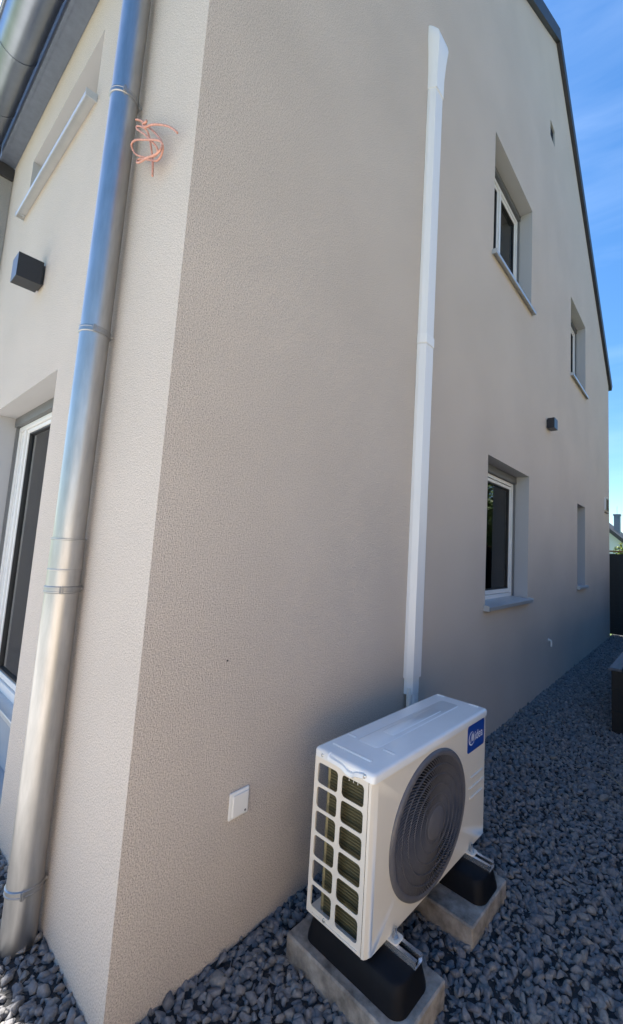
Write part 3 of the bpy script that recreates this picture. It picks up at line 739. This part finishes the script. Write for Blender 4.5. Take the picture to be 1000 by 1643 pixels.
# badge
bm = bmesh.new()
def rry(y0, y1, z0, z1, x, r, k=6):
    out = []
    for cy, cz, a0 in ((y1-r, z1-r, 0), (y0+r, z1-r, 90), (y0+r, z0+r, 180), (y1-r, z0+r, 270)):
        for i in range(k+1): t = R(a0+90*i/k); out.append((x, cy+r*math.cos(t), cz+r*math.sin(t)))
    return out
by0, by1, bz0, bz1 = .728, .913, .443, .573-.004
loft(bm, [rry(by0, by1, bz0, bz1, D_+.0002, .014), rry(by0, by1, bz0, bz1, D_+.0016, .014)])
badge = link('badge', bm, M['blue'], ac)
def text(body, size, y, z, parent, sx=1.0, name='lettering', off=.0006):
    cu = bpy.data.curves.new('t', 'FONT'); cu.body = body; cu.size = size; cu.extrude = .0002; cu.offset = off
    to = bpy.data.objects.new('t', cu); COL.objects.link(to); bpy.context.view_layer.update()
    dg = bpy.context.evaluated_depsgraph_get(); me = bpy.data.meshes.new_from_object(to.evaluated_get(dg))
    bpy.data.objects.remove(to); me.name = name
    for v in me.vertices: v.co = Vector((D_+.0019+v.co.z, y+v.co.x*sx, z+v.co.y))
    me.materials.clear(); me.materials.append(M['badgew'])
    o = bpy.data.objects.new(name, me); COL.objects.link(o); o.parent = parent
    return o
zc_ = (bz0+bz1)/2
text('idea', .060, .8035, zc_-.016, badge, .92, off=0)
bm = bmesh.new()
def stroke(pts, w0):   # flat ribbon with thickness
    n = len(pts); rings = []
    for i, (y, z) in enumerate(pts):
        y2, z2 = pts[min(i+1, n-1)]; y1, z1 = pts[max(i-1, 0)]; l = math.hypot(y2-y1, z2-z1) or 1
        ny, nz = -(z2-z1)/l, (y2-y1)/l; w_ = w0[i] if isinstance(w0, list) else w0
        rings.append([(D_+.0017, y+ny*w_, z+nz*w_), (D_+.0017, y-ny*w_, z-nz*w_), (D_+.0022, y-ny*w_, z-nz*w_), (D_+.0022, y+ny*w_, z+nz*w_)])
    loft(bm, rings)
cyb, rb = .772, .030
stroke([(cyb+rb*math.cos(R(a)), zc_+rb*1.0*math.sin(R(a))) for a in range(65, 331, 12)], [.0004+.0026*math.sin(math.pi*i/22) for i in range(23)])
stroke([(cyb-.014, zc_-.018), (cyb-.002, zc_+.006), (cyb+.004, zc_+.022)], .0017)
stroke([(cyb+.004, zc_+.020), (cyb+.006, zc_-.014)], .0020)
stroke([(cyb+.006, zc_-.014), (cyb+.014, zc_+.004), (cyb+.020, zc_+.022)], .0017)
stroke([(cyb+.0205, zc_+.020), (cyb+.0215, zc_-.016)], .0024)
link('lettering', bm, M['badgew'], badge)
# mounting feet of the unit
def foot(yc):
    bm = bmesh.new()
    loft(bm, [rr_(.262, .338, yc-.026, yc+.026, -.0055, .012), rr_(.262, .338, yc-.026, yc+.026, .001, .012)])
    box(bm, .262, .298, yc-.030, yc+.030, .002, .012)
    ft = link('mounting_foot', bm, M['acwhite'], ac, bevel=.002)
    bm = bmesh.new(); tube(bm, [(.316, yc, .001), (.316, yc, .006)], .013, 20); link('washer', bm, M['bolt'], ft, smooth=True)
    bm = bmesh.new(); tube(bm, [(.316, yc, .006), (.316, yc, .016)], .0095, 6); tube(bm, [(.316, yc, .016), (.316, yc, .036)], .0048, 12); link('bolt', bm, M['bolt'], ft)
foot(.150); foot(.766)

# ------------------------------------------------------------------ rubber feet with rails, concrete slabs (own things)
def AX(x, y, z=0):
    c, s_ = math.cos(ACR), math.sin(ACR); return (AC0[0]+c*x-s_*y, AC0[1]+s_*x+c*y, AC0[2]+z)
def copy_tree(o, parent=None):
    c = o.copy(); COL.objects.link(c); c.parent = parent
    for ch in list(o.children): copy_tree(ch, c)
    return c
def rubber_foot():
    r = empty('rubber_mounting_foot', AX(0, .112, -.115), ACR)
    bm = bmesh.new()
    def rg(z, e, n=1): return rr_(-.012-e, .418+e, -.080-e, .084+e, z, .048, 7)
    loft(bm, [rg(.0, .016), rg(.012, .015), rg(.05, .007), rg(.080, .0), rg(.087, -.006)])
    b = link('rubber_block', bm, M['rubber'], r, smooth=True, ang=50)
    for xx in (.03, .13, .23, .33):
        for sgn in (-1, 1):
            bm = bmesh.new(); loft(bm, [rr_(xx, xx+.045, min(sgn*.070, sgn*.091), max(sgn*.070, sgn*.110), .0005, .008), rr_(xx+.006, xx+.039, min(sgn*.070, sgn*.079), max(sgn*.070, sgn*.099), .062, .006)]); link('side_rib', bm, M['rubber'], b, bevel=.003)
    bm = bmesh.new()
    prof = [(-.024, 0), (.024, 0), (.024, .026), (.010, .026), (.010, .0235), (.0215, .0235), (.0215, .0025), (-.0215, .0025), (-.0215, .0235), (-.010, .0235), (-.010, .026), (-.024, .026)]
    prof = [(y+.038, .0835+z) for y, z in prof]
    loft(bm, [[(x, y, z) for y, z in prof] for x in (-.03, .418)], cap=True)
    link('mounting_rail', bm, M['galv'], r)
    return r
r1 = rubber_foot(); r2 = copy_tree(r1); r2.location = AX(0, .728, -.115)
tag(r1, 'long black rubber foot with metal rail on the nearer concrete slab', 'rubber foot', 'rubber feet under the heat pump')
tag(r2, 'long black rubber foot with metal rail on the farther concrete slab', 'rubber foot', 'rubber feet under the heat pump')
def slab(x0, x1, y0, y1, zt, label):
    cx, cy = (x0+x1)/2, (y0+y1)/2
    bm = bmesh.new(); hx, hy = (x1-x0)/2, (y1-y0)/2
    loft(bm, [rr_(-hx, hx, -hy, hy, 0, .012, 4), rr_(-hx, hx, -hy, hy, .26, .012, 4), rr_(-hx+.006, hx-.006, -hy+.006, hy-.006, .266, .009, 4)])
    bmesh.ops.triangulate(bm, faces=[f_ for f_ in bm.faces if len(f_.verts) > 4])
    o = link('concrete_slab', bm, M['concrete'], smooth=True, ang=40); o.location = AX(cx, cy, zt-.266); o.rotation_euler = (0, 0, ACR)
    tag(o, label, 'concrete slab', 'concrete slabs under the heat pump')
slab(-.085, .466, -.020, .262, -.1155, 'weathered concrete kerb slab under the heat pump end nearest the house corner')
slab(-.085, .445, .520, .880, -.1155, 'weathered concrete kerb slab under the badge end of the heat pump')

# ------------------------------------------------------------------ black storage box at the right
bx_ = empty('storage_box', (1.30, 5.6, 0), label='black wooden box with grey slatted top on the gravel at the right edge', cat='storage box')
bm = B((-.475, .475, -1.49, 1.49, .0, .575), (-.481, .481, -1.496, 1.496, .20, .206), (-.481, .481, -1.496, 1.496, .40, .406)); link('box_body', bm, M['slatbox'], bx_, bevel=.004)
for i in range(9):
    x_ = -.49+i*.1095
    bm = B((x_, x_+.101, -1.51, 1.51, .577, .602)); link('top_slat', bm, M['slat'], bx_, bevel=.003)

# ------------------------------------------------------------------ fences
def fence(name, p0, p1, h, label, step=1.8):
    p0, p1 = Vector(p0), Vector(p1); d = p1-p0; Lf = d.length; rz = math.atan2(d.y, d.x)
    f_ = empty(name, (p0.x, p0.y, 0), rz, label=label, cat='fence', group='black board fences')
    n = max(1, round(Lf/step)); s_ = Lf/n
    for i in range(n+1):
        bm = B((i*s_-.045, i*s_+.045, -.045, .045, 0, h-.02)); link('post', bm, M['fence'], f_, bevel=.004)
    for i in range(n):
        bm = bmesh.new(); nb = 14
        for k in range(nb):
            z0 = .04+k*(h-.10)/nb; box(bm, i*s_+.047, (i+1)*s_-.047, -.012, .012, z0, z0+(h-.10)/nb-.0008)
        box(bm, i*s_+.3, i*s_+.36, .012, .03, .04, h-.08)
        for k in range(nb-1): z0 = .04+(k+1)*(h-.10)/nb; box(bm, i*s_+.05, (i+1)*s_-.05, -.006, .006, z0-.003, z0+.002)
        link('board_panel', bm, M['fence'], f_)
    bm = B((-.05, Lf+.05, -.055, .055, h-.02, h+.012)); link('cap_board', bm, M['wood'], f_, bevel=.003)
fence('fence', (-.35, 10.30), (2.45, 10.30), 1.88, 'black board fence with brown cap closing the gravel passage beyond the house corner')
fence('fence', (2.5, 1.2), (2.5, 10.2), 1.95, 'unseen black board fence added along the gravel passage to shade the lower wall')  # unseen side fence, added to darken the foot of the side wall

# ------------------------------------------------------------------ hedge over the fence, tree, far house
def leaves(bm, centre, rad, n, size, rng, hollow=.5):
    for _ in range(n):
        v = Vector((rng.gauss(0, 1), rng.gauss(0, 1), rng.gauss(0, 1))).normalized()*(hollow+(1-hollow)*rng.random())
        p = Vector(centre)+Vector((v.x*rad[0], v.y*rad[1], v.z*rad[2]))
        a = Vector((rng.gauss(0, 1), rng.gauss(0, 1), rng.gauss(0, .6))).normalized(); b_ = a.cross(Vector((rng.gauss(0, 1), rng.gauss(0, 1), rng.gauss(0, 1)))).normalized()
        s_ = size*rng.uniform(.6, 1.3)
        bm.faces.new([bm.verts.new(q) for q in (p-a*s_, p+b_*s_*.45-a*s_*.1, p+a*s_, p-b_*s_*.45-a*s_*.1)])
def plant(name, loc, h, crown, n, size, label, cat, seed, m='leaf', trunk_r=.05, limbs=5):
    rng = random.Random(seed); r = empty(name, loc, label=label, cat=cat)
    bm = bmesh.new(); tube(bm, spline([(0, 0, -.1), (rng.uniform(-.1, .1), rng.uniform(-.1, .1), h*.3), (rng.uniform(-.15, .15), rng.uniform(-.15, .15), h*.62)], 4), [trunk_r*(1-.06*i) for i in range(9)], 10)
    for j in range(limbs):
        a = 6.283*j/limbs+rng.random(); tube(bm, spline([(0, 0, h*.35+.04*j), (math.cos(a)*crown[0]*.35, math.sin(a)*crown[1]*.35, h*.55), (math.cos(a)*crown[0]*.75, math.sin(a)*crown[1]*.75, h*.72+rng.uniform(-.1, .2)*h)], 3), [trunk_r*.5*(1-.12*i) for i in range(7)], 6)
    link('trunk', bm, M['bark'], r, smooth=True)
    bm = bmesh.new()
    for _ in range(26):
        v = Vector((rng.gauss(0, 1), rng.gauss(0, 1), rng.gauss(0, 1))).normalized()*rng.uniform(.4, .9)
        c = (v.x*crown[0], v.y*crown[1], h-crown[2]+v.z*crown[2])
        leaves(bm, c, [crown[0]*.36, crown[1]*.36, crown[2]*.34], n//26, size, rng, .2)
    link('crown', bm, M[m], r)
hx = 0
for i, (x_, y_, h_) in enumerate(((.0, 12.2, 2.18), (.55, 12.0, 2.12), (1.1, 12.3, 2.25))):
    plant('garden_shrub', (x_, y_, 0), h_, (.5, .45, .8), 2600, .045, ['yellow-green shrub just showing over the far fence beside the wall', 'yellow-green shrub over the far fence at the right edge', 'leafy shrub behind the fence outside the right edge'][i], 'shrub', 11+i)
plant('garden_tree', (1.55, 13.4, 0), 5.0, (1.75, 1.7, 1.75), 5200, .075, 'leafy tree behind the fence with only leaf tips showing at the right edge', 'tree', 5, 'leaf2', .11, 7)
for i, (x_, y_, h_, lb) in enumerate(((4.6, 14.6, 5.2, 'unseen broad tree added beyond the far fence to darken the window reflection'), (7.4, 13.6, 4.6, 'unseen lower tree added beyond the far fence to darken the window reflection'))):
    plant('garden_tree', (x_, y_, 0), h_, (1.9, 1.6, 2.2), 6000, .10, lb, 'tree', 31+i, 'leaf2', .12, 7)  # both trees unseen, added to block bright sky from the pane's reflection
# far house
fh = empty('far_house', (-5.2, 30, 0), label='white gabled house with dark roof far behind the fence', cat='house')
bm = bmesh.new(); pr = [(-3.2, 0), (3.2, 0), (3.2, 2.9), (0, 5.75), (-3.2, 2.9)]
loft(bm, [[(x, 0, z) for x, z in pr], [(x, 9, z) for x, z in pr]]); link('wall', bm, M['nwhite'], fh)
bm = bmesh.new()
pr = [(-3.7, 2.47), (0, 5.77), (3.7, 2.47), (3.7, 2.75), (0, 6.03), (-3.7, 2.75)]
loft(bm, [[(x, -.35, z) for x, z in pr], [(x, 9.3, z) for x, z in pr]]); rf = link('roof', bm, M['ntile'], fh)
bm = B((2.32, 2.68, 3.0, 3.5, 3.2, 4.95), (2.28, 2.72, 2.96, 3.54, 4.95, 5.05)); link('chimney', bm, M['nchim'], rf)
bm = bmesh.new(); tube(bm, [(2.5, 3.2, 5.0), (2.5, 3.2, 5.6)], .018, 6); link('antenna', bm, M['bolt'], rf)

# ------------------------------------------------------------------ neighbour wing that projects at the left
nb = empty('neighbour_house', (-3.68, 0, 0), label='grey rendered wall of the adjoining house at the left edge', cat='house')
bm = B((-6, 0, -.22, -.003, -.2, 5.0)); link('wall', bm, M['plaster_n'], nb)
bm = B((-6.1, .03, -.24, -.004, 5.0, 5.12)); link('roof', bm, M['roof'], nb)

# unseen pale house added across the passage: its sunlit wall bounces light
oh = empty('bounce_house', (7.6, 6.5, 0), label='unseen pale house added beyond the side fence to bounce sunlight', cat='house')
bm = B((0, 8, -7.5, 7.5, -.2, 5.6)); link('wall', bm, M['ncream'], oh)
bm = bmesh.new(); loft(bm, [[(-.4, y, 5.45), (4, y, 8.2), (8.4, y, 5.45), (8.4, y, 5.7), (4, y, 8.45), (-.4, y, 5.7)] for y in (-7.8, 7.8)]); link('roof', bm, M['ntile'], oh)

# unseen sand coloured wall added at the right to bounce warm sunlight
gw = empty('bounce_wall', (3.4, -3.2, 0), label='unseen sand coloured wall added to bounce warm sunlight onto the house', cat='wall')
bm = B((0, .24, -4.0, 4.2, -.2, 1.75)); link('masonry', bm, M['sand'], gw)
bm = B((-.03, .27, -4.03, 4.23, 1.752, 1.80)); link('coping', bm, M['concrete'], gw, bevel=.006)

# dry stalk on the gravel
bm = bmesh.new(); tube(bm, spline([(.0, 0, .012), (.03, -.03, .035), (.09, -.08, .045), (.17, -.13, .02), (.2, -.15, .012)], 6), .0022, 6)
o = link('dry_stalk', bm, M['straw'], smooth=True, ang=180); o.location = (.88, 3.04, .034); tag(o, 'thin dry straw stalk lying on the gravel near the right edge', 'stalk')
